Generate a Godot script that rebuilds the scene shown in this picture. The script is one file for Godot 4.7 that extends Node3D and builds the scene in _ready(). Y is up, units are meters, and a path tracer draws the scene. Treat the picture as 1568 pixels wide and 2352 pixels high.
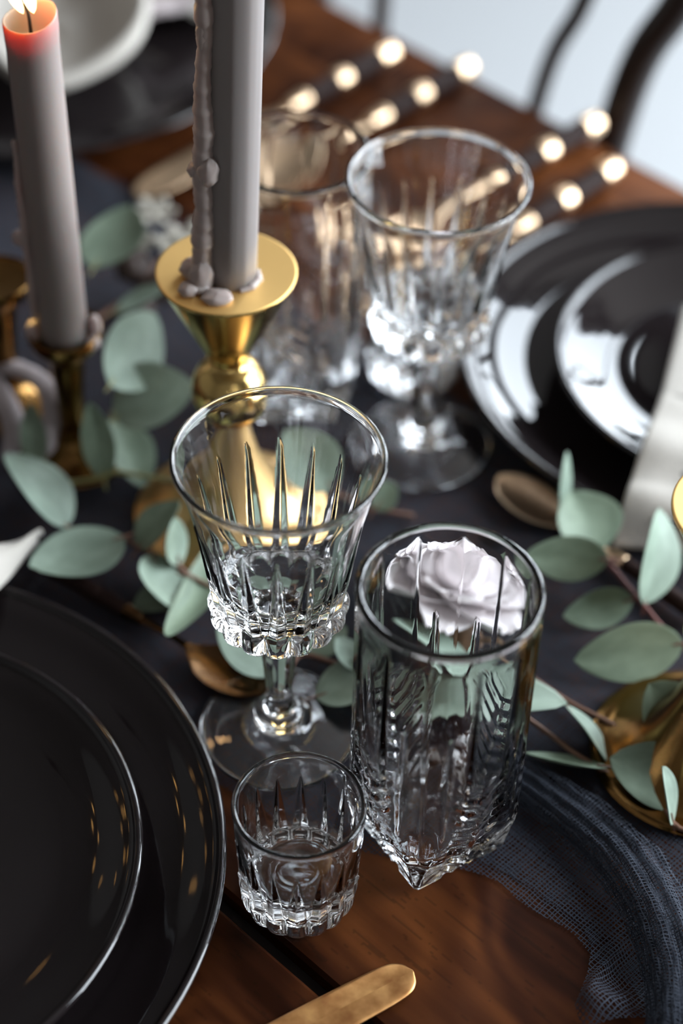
extends Node3D

const T := 0.75                 # height of the table top
const ALONG := Vector3(0.725, 0.0, 0.688)   # along the table, towards the photographer
const ACROSS := Vector3(0.688, 0.0, -0.725) # across the table, away from the photographer

var used_names := {}
var M := {}
var rng := RandomNumberGenerator.new()

# ---------------------------------------------------------------- small helpers
func at(x: float, h: float, z: float) -> Vector3:
	return Vector3(x, T + h, z)

func on_table(s: float, t: float, h: float) -> Vector3:
	return ALONG * s + ACROSS * t + Vector3(0, T + h, 0)

func numbered(called: String) -> String:
	var n: int = used_names.get(called, 0)
	used_names[called] = n + 1
	return called if n == 0 else "%s_%03d" % [called, n]

func tag(o: Node, label: String, category: String, group := "", kind := "") -> void:
	if label != "": o.set_meta("label", label)
	if category != "": o.set_meta("category", category)
	if group != "": o.set_meta("group", group)
	if kind != "": o.set_meta("kind", kind)

func thing(called: String, label: String, category: String, where := Vector3.ZERO, group := "") -> Node3D:
	var o := Node3D.new()
	o.name = numbered(called)
	add_child(o)
	o.position = where
	tag(o, label, category, group)
	return o

func part(called: String, m: Mesh, mat: Material, parent: Node3D, where := Vector3.ZERO) -> MeshInstance3D:
	var o := MeshInstance3D.new()
	o.mesh = m
	o.material_override = mat
	o.cast_shadow = GeometryInstance3D.SHADOW_CASTING_SETTING_ON
	var k := 0
	var n := called
	while parent.has_node(n):
		k += 1
		n = "%s_%03d" % [called, k]
	o.name = n
	parent.add_child(o, true)
	o.position = where
	return o

func structure(called: String, m: Mesh, mat: Material, where := Vector3.ZERO) -> MeshInstance3D:
	var o := part(called, m, mat, self, where)
	o.set_meta("kind", "structure")
	return o

# Collects rows of points into one mesh with smooth normals. A repeated row makes a crisp edge.
class Geo:
	var v := PackedVector3Array()
	var uv := PackedVector2Array()
	var idx := PackedInt32Array()
	func rows(list: Array, wrap: bool, uvs: Array = []) -> void:
		var n: int = list[0].size()
		var base := v.size()
		for i in list.size():
			v.append_array(list[i])
			if uvs.size():
				uv.append_array(uvs[i])
			else:
				for j in n: uv.append(Vector2(float(j) / n, float(i) / list.size()))
		for i in list.size() - 1:
			for j in (n if wrap else n - 1):
				var a := base + i * n + j
				var b := base + i * n + (j + 1) % n
				var c := a + n
				var d := b + n
				idx.append_array([a, b, c, b, d, c])
	func quad(a: Vector3, b: Vector3, c: Vector3, d: Vector3) -> void:
		var k := v.size()
		v.append_array([a, b, c, d])
		for p in [Vector2(0, 0), Vector2(1, 0), Vector2(1, 1), Vector2(0, 1)]: uv.append(p)
		idx.append_array([k, k + 1, k + 2, k, k + 2, k + 3])
	func finish(closed := true) -> ArrayMesh:
		var vol := 0.0
		for k in range(0, idx.size(), 3):
			vol += v[idx[k]].dot(v[idx[k + 1]].cross(v[idx[k + 2]]))
		var nrm := PackedVector3Array()
		nrm.resize(v.size())
		if closed and vol > 0.0:        # Godot's front faces run clockwise
			for k in range(0, idx.size(), 3):
				var s := idx[k + 1]
				idx[k + 1] = idx[k + 2]
				idx[k + 2] = s
		for k in range(0, idx.size(), 3):
			var a := idx[k]
			var b := idx[k + 1]
			var c := idx[k + 2]
			var f := (v[c] - v[a]).cross(v[b] - v[a])
			nrm[a] += f
			nrm[b] += f
			nrm[c] += f
		for k in nrm.size():
			nrm[k] = nrm[k].normalized() if nrm[k].length_squared() > 1e-30 else Vector3.UP
		var arr := []
		arr.resize(Mesh.ARRAY_MAX)
		arr[Mesh.ARRAY_VERTEX] = v
		arr[Mesh.ARRAY_NORMAL] = nrm
		arr[Mesh.ARRAY_TEX_UV] = uv
		arr[Mesh.ARRAY_INDEX] = idx
		var m := ArrayMesh.new()
		m.add_surface_from_arrays(Mesh.PRIMITIVE_TRIANGLES, arr)
		return m

func spline(p: Array, f: float):       # Catmull-Rom through points, f from 0 to size - 1
	var i := clampi(int(floor(f)), 0, p.size() - 2)
	var t := f - i
	var a = p[maxi(i - 1, 0)]
	var b = p[i]
	var c = p[i + 1]
	var d = p[mini(i + 2, p.size() - 1)]
	return 0.5 * ((2.0 * b) + (c - a) * t + (2.0 * a - 5.0 * b + 4.0 * c - d) * t * t + (3.0 * b - a - 3.0 * c + d) * t * t * t)

func dense(p: Array, per: int) -> Array:
	var out := []
	for i in (p.size() - 1) * per + 1:
		var q: Vector2 = spline(p, float(i) / per)
		q.x = maxf(q.x, 0.00001)
		out.append(q)
	return out

func ring(r: float, y: float, segs: int) -> PackedVector3Array:
	var a := PackedVector3Array()
	for j in segs:
		var th := TAU * j / segs
		a.append(Vector3(r * cos(th), y, r * sin(th)))
	return a

func lathe(profile: Array, segs := 64) -> ArrayMesh:
	var g := Geo.new()
	var list := []
	for q in profile: list.append(ring(maxf(q.x, 0.00001), q.y, segs))
	g.rows(list, true)
	return g.finish()

func tube_into(g: Geo, pts: Array, radii: Array, segs := 10, flat := 1.0, per := 6, bump := 0.0) -> void:
	var list := []
	var side := Vector3.ZERO
	var total := (pts.size() - 1) * per
	for i in total + 1:
		var f := float(i) / per
		var p: Vector3 = spline(pts, f)
		var q: Vector3 = spline(pts, minf(f + 0.05, pts.size() - 1.0)) - spline(pts, maxf(f - 0.05, 0.0))
		var d := q.normalized()
		if side == Vector3.ZERO:
			side = d.cross(Vector3.UP if absf(d.y) < 0.9 else Vector3.RIGHT).normalized()
		side = (side - d * side.dot(d)).normalized()
		var up := side.cross(d)
		var r: float = lerpf(radii[mini(int(f), radii.size() - 1)], radii[mini(int(f) + 1, radii.size() - 1)], f - floor(f))
		if bump > 0.0: r *= 1.0 + bump * sin(i * 1.7) * sin(i * 0.61 + 1.0)
		var row := PackedVector3Array()
		if i == 0: list.append(fan(p, segs))
		for j in segs:
			var th := TAU * j / segs
			row.append(p + side * cos(th) * r + up * sin(th) * r * flat)
		list.append(row)
		if i == total: list.append(fan(p, segs))
	g.rows(list, true)

func fan(p: Vector3, n: int) -> PackedVector3Array:
	var a := PackedVector3Array()
	a.resize(n)
	a.fill(p)
	return a

func tube(pts: Array, radii: Array, segs := 10, flat := 1.0, per := 6, bump := 0.0) -> ArrayMesh:
	var g := Geo.new()
	tube_into(g, pts, radii, segs, flat, per, bump)
	return g.finish()

func blob(r: Vector3, seed_value := 0, rough := 0.0) -> ArrayMesh:
	var g := Geo.new()
	var list := []
	var nz := FastNoiseLite.new()
	nz.seed = seed_value
	nz.frequency = 1.1
	for i in 13:
		var ph := PI * i / 12.0
		var row := PackedVector3Array()
		for j in 20:
			var d := Vector3(sin(ph) * cos(TAU * j / 20.0), -cos(ph), sin(ph) * sin(TAU * j / 20.0))
			row.append(d * r * (1.0 + rough * nz.get_noise_3dv(d)))
		list.append(row)
	g.rows(list, true)
	return g.finish()

# A box between two corners of its own axes with chamfered long edges.
func plank_mesh(size: Vector3, ch := 0.002) -> ArrayMesh:
	var g := Geo.new()
	var x := size.x / 2
	var y := size.y / 2
	var z := size.z / 2
	var sec := [Vector2(-z, -y + ch), Vector2(-z, y - ch), Vector2(-z + ch, y), Vector2(z - ch, y), Vector2(z, y - ch), Vector2(z, -y + ch), Vector2(z - ch, -y), Vector2(-z + ch, -y)]
	for k in 8:
		var a: Vector2 = sec[k]
		var b: Vector2 = sec[(k + 1) % 8]
		g.quad(Vector3(-x, a.y, a.x), Vector3(x, a.y, a.x), Vector3(x, b.y, b.x), Vector3(-x, b.y, b.x))
		var s := g.uv.size()
		g.uv[s - 4] = Vector2(-x, a.x + a.y)
		g.uv[s - 3] = Vector2(x, a.x + a.y)
		g.uv[s - 2] = Vector2(x, b.x + b.y)
		g.uv[s - 1] = Vector2(-x, b.x + b.y)
	for e in [-1.0, 1.0]:
		for k in range(1, 7):
			var k0 := g.v.size()
			for q in [sec[0], sec[k], sec[k + 1]]:
				g.v.append(Vector3(x * e, q.y, q.x))
				g.uv.append(q)
			if e > 0: g.idx.append_array([k0, k0 + 2, k0 + 1])
			else: g.idx.append_array([k0, k0 + 1, k0 + 2])
	return g.finish()

func box(size: Vector3) -> BoxMesh:
	var b := BoxMesh.new()
	b.size = size
	return b

func mat(c: Color, rough: float, metal := 0.0) -> StandardMaterial3D:
	var m := StandardMaterial3D.new()
	m.albedo_color = c
	m.roughness = rough
	m.metallic = metal
	return m

func lin(r: float, g: float, b: float) -> Color:     # a linear colour as the sRGB value that materials take
	return Color(r, g, b).linear_to_srgb()

# ---------------------------------------------------------------- materials
func wood_image(w: int, h: int, dark: Color, light: Color, seed_value: int) -> Image:
	var im := Image.create(w, h, false, Image.FORMAT_RGB8)
	var warp := FastNoiseLite.new()
	warp.seed = seed_value
	warp.frequency = 0.0045
	warp.fractal_octaves = 3
	var fine := FastNoiseLite.new()
	fine.seed = seed_value + 5
	fine.frequency = 0.03
	var pore := FastNoiseLite.new()
	pore.seed = seed_value + 9
	pore.frequency = 0.09
	for y in h:
		for x in w:
			var a := warp.get_noise_2d(x * 0.75, y * 1.5)
			var rings := 0.5 + 0.5 * sin((y * 0.020 + a * 7.0) * 3.0)
			var streak := fine.get_noise_2d(x * 0.18, y * 2.2)
			var pit := pore.get_noise_2d(x * 0.22, y * 2.6)
			var k := clampf(0.42 + 0.20 * (rings - 0.5) + 0.60 * a + 0.22 * streak, 0.0, 1.0)
			var c := dark.lerp(light, k)
			if pit > 0.40: c = c.darkened(0.18)
			im.set_pixel(x, y, c)
	return im

func gauze_image(n: int, threads: int) -> Image:
	# loosely woven cheesecloth: clear holes between wavering threads
	var im := Image.create(n, n, false, Image.FORMAT_RGBA8)
	var step := float(n) / threads
	var r := RandomNumberGenerator.new()
	r.seed = 11
	var off := []
	for k in threads * 2: off.append(r.randf_range(-0.22, 0.22))
	for y in n:
		for x in n:
			var wx := x + 2.2 * sin(TAU * y / n * 2.0) + 1.0 * sin(TAU * y / n * 5.0 + 1.0)
			var wy := y + 2.0 * sin(TAU * x / n * 3.0) + 1.2 * sin(TAU * x / n * 4.0 + 2.0)
			var ix := posmod(int(floor(wx / step)), threads)
			var iy := posmod(int(floor(wy / step)), threads)
			var dx := absf(fposmod(wx, step) / step - 0.5 - off[ix])
			var dy := absf(fposmod(wy, step) / step - 0.5 - off[threads + iy])
			var on := dx < 0.12 or dy < 0.12
			var twist := 0.85 + 0.15 * sin((x + y) * 1.9)
			im.set_pixel(x, y, Color(twist, twist, twist, 1.0 if on else 0.0))
	return im

func linen_image(n: int) -> Image:
	var im := Image.create(n, n, false, Image.FORMAT_RGB8)
	var nz := FastNoiseLite.new()
	nz.seed = 4
	nz.frequency = 0.06
	for y in n:
		for x in n:
			var a := 0.5 + 0.5 * sin(TAU * x * 32.0 / n)
			var b := 0.5 + 0.5 * sin(TAU * y * 32.0 / n)
			var k := (a if (int(x * 32.0 / n) + int(y * 32.0 / n)) % 2 == 0 else b) * 0.22 + 0.74 + 0.12 * nz.get_noise_2d(x, y)
			im.set_pixel(x, y, Color(k, k, k))
	return im

func make_materials() -> void:
	var wood := mat(Color.WHITE, 0.45)
	wood.metallic_specular = 0.17
	wood.albedo_texture = ImageTexture.create_from_image(wood_image(1024, 512, lin(0.018, 0.0042, 0.0010), lin(0.190, 0.061, 0.0165), 3))
	wood.uv1_scale = Vector3(1.3, 2.4, 1)
	M.wood = wood
	M.dark_wood = mat(lin(0.018, 0.011, 0.009), 0.4)
	M.batten = mat(lin(0.012, 0.006, 0.004), 0.85)
	M.floor = mat(lin(0.35, 0.355, 0.36), 0.6)
	M.wall = mat(lin(0.13, 0.12, 0.112), 0.9)
	M.ceiling = mat(lin(0.125, 0.11, 0.10), 0.9)
	M.frame = mat(lin(0.03, 0.025, 0.022), 0.5)

	var glass := mat(Color(1, 1, 1, 0.0), 0.0)
	glass.transparency = BaseMaterial3D.TRANSPARENCY_ALPHA
	glass.refraction_enabled = true
	glass.refraction_scale = 0.052
	M.glass = glass

	var glaze := mat(lin(0.012, 0.009, 0.0095), 0.04)
	M.glaze = glaze
	M.brass = mat(lin(0.62, 0.42, 0.15), 0.16, 1.0)
	M.brass_matte = mat(lin(0.88, 0.58, 0.22), 0.52, 1.0)
	M.brass_foot = mat(lin(0.74, 0.48, 0.21), 0.40, 1.0)
	M.old_brass = mat(lin(0.26, 0.14, 0.045), 0.20, 1.0)
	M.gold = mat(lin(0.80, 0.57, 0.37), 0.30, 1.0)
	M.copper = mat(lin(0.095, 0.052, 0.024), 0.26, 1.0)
	var worn := mat(Color.WHITE, 0.42, 1.0)
	worn.albedo_texture = noise_texture(0.02, lin(0.30, 0.13, 0.045), lin(0.66, 0.36, 0.14), 8)
	worn.uv1_triplanar = true
	worn.uv1_scale = Vector3(14, 14, 14)
	M.worn_gold = worn
	M.handle = mat(lin(0.022, 0.011, 0.009), 0.6)
	M.handle.metallic_specular = 0.22

	var wax := mat(lin(0.225, 0.198, 0.188), 0.42)
	wax.subsurf_scatter_enabled = true
	wax.subsurf_scatter_strength = 0.08
	M.wax = wax
	var drip := mat(lin(0.36, 0.295, 0.272), 0.36)
	drip.subsurf_scatter_enabled = true
	drip.subsurf_scatter_strength = 0.08
	M.drip = drip
	var glow := mat(lin(0.215, 0.185, 0.172), 0.45)
	glow.subsurf_scatter_enabled = true
	glow.subsurf_scatter_strength = 0.4
	M.glow_wax = glow
	M.wick = mat(lin(0.015, 0.010, 0.008), 0.9)
	var flame := mat(Color(0, 0, 0), 1.0)
	flame.emission_enabled = true
	flame.emission = lin(1.0, 0.62, 0.24)
	flame.emission_energy_multiplier = 7.0
	M.flame = flame
	var bulb := mat(Color(0, 0, 0), 0.5)
	bulb.emission_enabled = true
	bulb.emission = lin(1.0, 0.52, 0.16)
	bulb.emission_energy_multiplier = 14.0
	M.bulb = bulb

	var leaf_colors := [lin(0.260, 0.340, 0.272), lin(0.235, 0.310, 0.240), lin(0.205, 0.275, 0.190), lin(0.210, 0.280, 0.200)]
	M.leaf = []
	for k in 4:
		var m := mat(Color.WHITE, 0.5)
		m.metallic_specular = 0.4
		var c: Color = leaf_colors[k]
		m.albedo_texture = noise_texture(0.012, c.darkened(0.12), c.lightened(0.06), 20 + k)
		m.uv1_scale = Vector3(0.6, 0.6, 1)
		m.backlight_enabled = true
		m.backlight = lin(0.10, 0.14, 0.07)
		M.leaf.append(m)
	M.stem = mat(lin(0.16, 0.075, 0.045), 0.6)
	M.stem_green = mat(lin(0.24, 0.23, 0.09), 0.6)
	M.stem_red = mat(lin(0.13, 0.035, 0.028), 0.6)

	var gauze := mat(lin(0.023, 0.030, 0.048), 0.95)
	gauze.rim_enabled = true
	gauze.rim = 1.0
	gauze.rim_tint = 0.75
	gauze.albedo_texture = ImageTexture.create_from_image(gauze_image(512, 26))
	gauze.transparency = BaseMaterial3D.TRANSPARENCY_ALPHA_SCISSOR
	gauze.alpha_scissor_threshold = 0.5
	gauze.cull_mode = BaseMaterial3D.CULL_DISABLED
	gauze.uv1_scale = Vector3(1.0 / 0.042, 1.0 / 0.042, 1)
	M.gauze = gauze
	M.backing = mat(lin(0.016, 0.018, 0.030), 0.95)

	var linen := mat(lin(0.68, 0.63, 0.565), 0.95)
	linen.albedo_texture = ImageTexture.create_from_image(linen_image(256))
	linen.uv1_scale = Vector3(45, 45, 1)
	linen.rim_enabled = true
	linen.rim = 0.3
	M.linen = linen
	M.velvet = mat(lin(0.36, 0.31, 0.31), 0.95)
	M.petal = mat(lin(0.90, 0.85, 0.86), 0.7)
	M.petal.backlight_enabled = true
	M.petal.backlight = lin(0.2, 0.18, 0.18)
	M.dry_petal = mat(lin(0.30, 0.275, 0.23), 0.8)
	M.pod = mat(lin(0.055, 0.035, 0.028), 0.6)
	M.tan_pod = mat(lin(0.30, 0.17, 0.09), 0.7)

func noise_texture(freq: float, a: Color, b: Color, seed_value: int) -> ImageTexture:
	var im := Image.create(256, 256, false, Image.FORMAT_RGB8)
	var nz := FastNoiseLite.new()
	nz.seed = seed_value
	nz.frequency = freq
	nz.fractal_octaves = 4
	for y in 256:
		for x in 256:
			im.set_pixel(x, y, a.lerp(b, clampf(0.5 + 0.8 * nz.get_noise_2d(x, y), 0.0, 1.0)))
	return ImageTexture.create_from_image(im)

# ---------------------------------------------------------------- pressed glass
# Sixteen upright pointed prisms between two heights, as pressed into the outside of the glass.
func prisms(th: float, y: float, y0: float, y1: float, half: float, depth: float) -> float:
	if y < y0 or y > y1: return 0.0
	var k := (y - y0) / (y1 - y0)
	var c := absf(fposmod(th * 16.0 / TAU + 0.5, 1.0) - 0.5)
	var w := half * pow(1.0 - k, 0.85) + 0.012
	var edge := clampf(k * 12.0, 0.0, 1.0)
	return depth * (0.25 + 0.75 * (1.0 - k)) * edge * maxf(0.0, 1.0 - c / w)

func beads(th: float, y: float, mid: float, half: float, depth: float, shift := 0.5) -> float:
	var dy := (y - mid) / half
	if absf(dy) >= 1.0: return 0.0
	var c := absf(fposmod(th * 16.0 / TAU + shift, 1.0) - 0.5) * 2.0
	return depth * sqrt(maxf(0.0, 1.0 - dy * dy)) * sqrt(maxf(0.0, 1.0 - c * c * 0.96))

func goblet_mesh() -> ArrayMesh:
	var outside := dense([Vector2(0, .0040), Vector2(.012, .0032), Vector2(.024, .0015), Vector2(.0305, .0002), Vector2(.0325, .0008), Vector2(.0329, .0018), Vector2(.0320, .0028),
		Vector2(.0240, .0038), Vector2(.0150, .0058), Vector2(.0112, .0082), Vector2(.0098, .0104), Vector2(.0102, .0121), Vector2(.0103, .0133), Vector2(.0092, .0147), Vector2(.0066, .0164),
		Vector2(.0054, .0200), Vector2(.0053, .0260), Vector2(.0061, .0390), Vector2(.0074, .0520), Vector2(.0089, .0610), Vector2(.0096, .0644), Vector2(.0106, .0662), Vector2(.0142, .0684), Vector2(.0190, .0703), Vector2(.0226, .0726)], 4)
	var bowl := dense([Vector2(.0232, .0742), Vector2(.0238, .0790), Vector2(.0249, .0860), Vector2(.0269, .0970), Vector2(.0296, .1120), Vector2(.0325, .1270), Vector2(.0358, .1410), Vector2(.0385, .1500), Vector2(.0398, .1530), Vector2(.0403, .1541), Vector2(.0400, .1550), Vector2(.0392, .1554), Vector2(.0384, .1550), Vector2(.0381, .1541)], 8)
	var inside := dense([Vector2(.0381, .1530), Vector2(.0364, .1470), Vector2(.0334, .1350), Vector2(.0306, .1220), Vector2(.0276, .1070), Vector2(.0250, .0960), Vector2(.0222, .0900), Vector2(.0170, .0868), Vector2(.0090, .0852), Vector2(0, .0848)], 5)
	var n := 320
	var list := []
	for q in outside + bowl:
		var row := PackedVector3Array()
		for j in n:
			var th := TAU * j / n
			var r: float = q.x
			if q.y > 0.016 and q.y < 0.066:      # eight flats down the stem
				var k := smoothstep(0.016, 0.021, q.y) * (1.0 - smoothstep(0.060, 0.066, q.y))
				r *= lerpf(1.0, 1.03 * cos(PI / 8) / cos(fposmod(th, TAU / 8) - PI / 8), k)
			if q.y > 0.062 and q.y < 0.0715:     # petals round the top of the stem
				r += 0.0022 * sin(PI * (q.y - 0.062) / 0.0095) * absf(cos(4.0 * th))
			r += beads(th, q.y, 0.0768, 0.0064, 0.0044)
			r += prisms(th, q.y, 0.0815, 0.1310, 0.36, 0.0022)
			row.append(Vector3(r * cos(th), q.y, r * sin(th)))
		list.append(row)
	for q in inside: list.append(ring(q.x, q.y, n))
	var g := Geo.new()
	g.rows(list, true)
	return g.finish()

func shot_mesh() -> ArrayMesh:
	var outside := [Vector2(0.00001, .0016), Vector2(.0140, .0014), Vector2(.0165, .0002), Vector2(.0192, .0004)] + dense([Vector2(.0200, .0014), Vector2(.0206, .0050), Vector2(.0212, .0110), Vector2(.0218, .0180), Vector2(.0230, .0300), Vector2(.0242, .0430), Vector2(.0250, .0550), Vector2(.0254, .0565), Vector2(.0251, .0576), Vector2(.0243, .0580), Vector2(.0235, .0576), Vector2(.0232, .0566)], 9)
	var inside := dense([Vector2(.0233, .0555), Vector2(.0226, .0430), Vector2(.0213, .0310), Vector2(.0200, .0225)], 5) + dense([Vector2(.0192, .0196), Vector2(.0175, .0178), Vector2(.0145, .0168), Vector2(.0120, .0176), Vector2(.0080, .0170), Vector2(0, .0168)], 4)
	var n := 320
	var list := []
	for q in outside:
		var row := PackedVector3Array()
		for j in n:
			var th := TAU * j / n
			var r: float = q.x + prisms(th, q.y, 0.0115, 0.0440, 0.46, 0.0017) + beads(th, q.y, 0.0080, 0.0062, 0.0021)
			r += 0.0006 * maxf(0.0, 1.0 - absf(q.y - 0.002) / 0.0025) * absf(cos(8.0 * th))
			row.append(Vector3(r * cos(th), q.y, r * sin(th)))
		list.append(row)
	for q in inside: list.append(ring(q.x, q.y, n))
	var g := Geo.new()
	g.rows(list, true)
	return g.finish()

# A twelve-sided tumbler whose foot is cut to a square: four clear windows lean inwards, and leaf cuts fill the corners between them.
func tumbler_mesh() -> ArrayMesh:
	var n := 288
	var list := []
	var heights := []
	for i in 121: heights.append(0.0006 + 0.1380 * i / 120.0)
	list.append(fan(Vector3(0, 0.0030, 0), n))
	for r0 in [0.35, 0.75]: list.append(tumbler_ring(0.0006, n, r0, -0.0024 if r0 < 0.5 else 0.0))
	for y in heights: list.append(tumbler_ring(y, n, 1.0, 0.0))
	for q in [Vector2(.0339, .1396), Vector2(.0338, .1404), Vector2(.0332, .1411), Vector2(.0323, .1414), Vector2(.0314, .1411), Vector2(.0308, .1404), Vector2(.0307, .1396)]: list.append(ring(q.x, q.y, n))
	for i in 25:                                       # the inside: round at the rim, twelve-sided below
		var k := i / 24.0
		var y := lerpf(0.1385, 0.0180, k)
		var row := PackedVector3Array()
		for j in n:
			var th := TAU * j / n
			var poly := cos(PI / 12) / cos(fposmod(th + PI / 12, TAU / 12) - PI / 12)
			var r := lerpf(0.0308, 0.0240, k * k * 0.55 + k * 0.25) * lerpf(1.0, poly, smoothstep(0.02, 0.10, k))
			row.append(Vector3(r * cos(th), y, r * sin(th)))
		list.append(row)
	list.append(ring(0.0215, 0.0142, n))
	list.append(ring(0.0160, 0.0126, n))
	list.append(fan(Vector3(0, 0.0120, 0), n))
	var g := Geo.new()
	g.rows(list, true)
	return g.finish()

func tumbler_ring(y: float, n: int, scale_by: float, drop: float) -> PackedVector3Array:
	var row := PackedVector3Array()
	for j in n:
		var th := TAU * j / n
		var r := 0.0333 / cos(fposmod(th + PI / 12, TAU / 12) - PI / 12) * (0.985 if y < 0.12 else lerpf(0.985, 0.975, (y - 0.12) / 0.02))
		r = minf(r, 0.0338)
		r = lerpf(r, 0.0336, smoothstep(0.128, 0.1385, y))
		var corner := absf(fposmod(th + PI / 4, TAU / 4) - PI / 4)      # 0 at the middle of a window, PI/4 at a corner
		var window := (0.0212 + 0.235 * y) / cos(corner)
		r = minf(r, window)
		var off := PI / 4 - corner
		r = minf(r, (0.0292 + 0.16 * y) / cos(off))
		if corner < 0.46 and y < 0.074:                 # leaf cuts fanning up either side of each window's middle
			var fade := (1.0 - smoothstep(0.36, 0.46, corner)) * (1.0 - smoothstep(0.056, 0.074, y))
			var ph := (y * 1000.0 - corner * 26.0) / 8.0
			r -= 0.0013 * fade * absf(fposmod(ph, 1.0) - 0.5) * 2.0
			r += 0.0008 * fade * maxf(0.0, 1.0 - corner / 0.08)
		if y > 0.036 and y < 0.096:                     # long lancet cuts either side of each corner
			var w := 0.10 * (1.0 - absf(y - 0.060) / (0.024 if y < 0.060 else 0.036))
			var c := absf(off - 0.26)
			if c < w: r -= 0.0009 * (1.0 - c / w)
		var foot := maxf(0.0, 1.0 - absf(y - 0.030) / 0.012)
		r += 0.0010 * foot * maxf(0.0, 1.0 - absf(off - 0.10) / 0.10)
		row.append(Vector3(r * scale_by * cos(th), y + (0.0024 if drop < 0.0 else 0.0), r * scale_by * sin(th)))
	return row

func glassware() -> void:
	var gm := goblet_mesh()
	var sm := shot_mesh()
	var tm := tumbler_mesh()
	var o := thing("wine_goblet", "clear pressed-glass stemmed goblet in focus, pointed prisms and a beaded ring, beside the tall tumbler", "goblet", at(-.0236, .0028, -.5494), "pressed glass goblets")
	part("goblet_body", gm, M.glass, o).rotation.y = 0.02
	var o2: Node3D = o.duplicate()
	o2.name = numbered("wine_goblet")
	add_child(o2)
	o2.position = at(.0379, .0028, -.7306)
	tag(o2, "blurred stemmed glass goblet standing beside the dark plates with the cream napkin", "goblet")
	var t := thing("highball_tumbler", "tall clear glass tumbler with square cut foot, half on wood, half on gauze", "tumbler", at(.0392, .0028, -.4985), "tall cut glass tumblers")
	part("tumbler_body", tm, M.glass, t)
	t.rotation.y = 0.59
	var t2: Node3D = t.duplicate()
	t2.name = numbered("highball_tumbler")
	add_child(t2)
	t2.position = at(-.0250, .0028, -.7700)
	t2.rotation.y = 0.2
	tag(t2, "blurred tall glass tumbler partly hidden behind the central candle", "tumbler")
	var s := thing("shot_glass", "small clear shot glass with pressed prisms standing on bare wood beside the black plates", "shot glass", at(-.0126, .0002, -.4678), "small shot glasses")
	part("shot_glass_body", sm, M.glass, s)
	var s2: Node3D = s.duplicate()
	s2.name = numbered("shot_glass")
	add_child(s2)
	s2.position = at(.0335, .0028, -.7860)
	tag(s2, "blurred small shot glass standing behind the stem of the far goblet", "shot glass")

# ---------------------------------------------------------------- candles
func holder(label: String, where: Vector3, group: String, foot_mat: Material) -> Node3D:
	var o := thing("candle_holder", label, "candle holder", where, group)
	part("foot", lathe(dense([Vector2(0, 0), Vector2(.042, 0), Vector2(.0432, .0008), Vector2(.0428, .0022), Vector2(.036, .0040), Vector2(.024, .014), Vector2(.014, .034), Vector2(.0082, .054), Vector2(.0072, .060)], 4)), foot_mat, o)
	part("ball", lathe(dense([Vector2(.006, .0585), Vector2(.0115, .0625), Vector2(.0155, .0690), Vector2(.0166, .0755), Vector2(.0158, .0820), Vector2(.0125, .0880), Vector2(.0085, .0910), Vector2(.0076, .0930)], 4)), M.brass, o)
	part("cup", lathe([Vector2(0, .0925), Vector2(.0078, .0925), Vector2(.0084, .0930), Vector2(.0086, .0960), Vector2(.0086, .0960), Vector2(.0100, .0975), Vector2(.0292, .1380), Vector2(.0292, .1380), Vector2(.0298, .1388), Vector2(.0296, .1396), Vector2(.0288, .1397), Vector2(0, .1395)], 72), M.brass, o)
	part("drip_disc", lathe([Vector2(0, .1390), Vector2(.0292, .1391), Vector2(.0297, .1394), Vector2(.0298, .1399), Vector2(.0294, .1402), Vector2(.0287, .1403), Vector2(.0115, .1400), Vector2(.0110, .1400), Vector2(0, .1400)], 72), M.brass_matte, o)
	return o

func candle_column(r: float, bottom: float, top: float, seed_value: int) -> ArrayMesh:
	var g := Geo.new()
	var nz := FastNoiseLite.new()
	nz.seed = seed_value
	nz.frequency = 0.9
	var list := [fan(Vector3(0, bottom, 0), 72)]
	for i in 26:
		var y := lerpf(bottom, top, i / 25.0)
		var row := PackedVector3Array()
		for j in 72:
			var th := TAU * j / 72
			var q := r * (1.0 + 0.020 * nz.get_noise_3d(cos(th) * 3.0, y * 2.0, sin(th) * 3.0))
			row.append(Vector3(q * cos(th), y, q * sin(th)))
		list.append(row)
	list.append(ring(r * 0.96, top + 0.0008, 72))
	list.append(fan(Vector3(0, top + 0.0008, 0), 72))
	g.rows(list, true)
	return g.finish()

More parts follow.
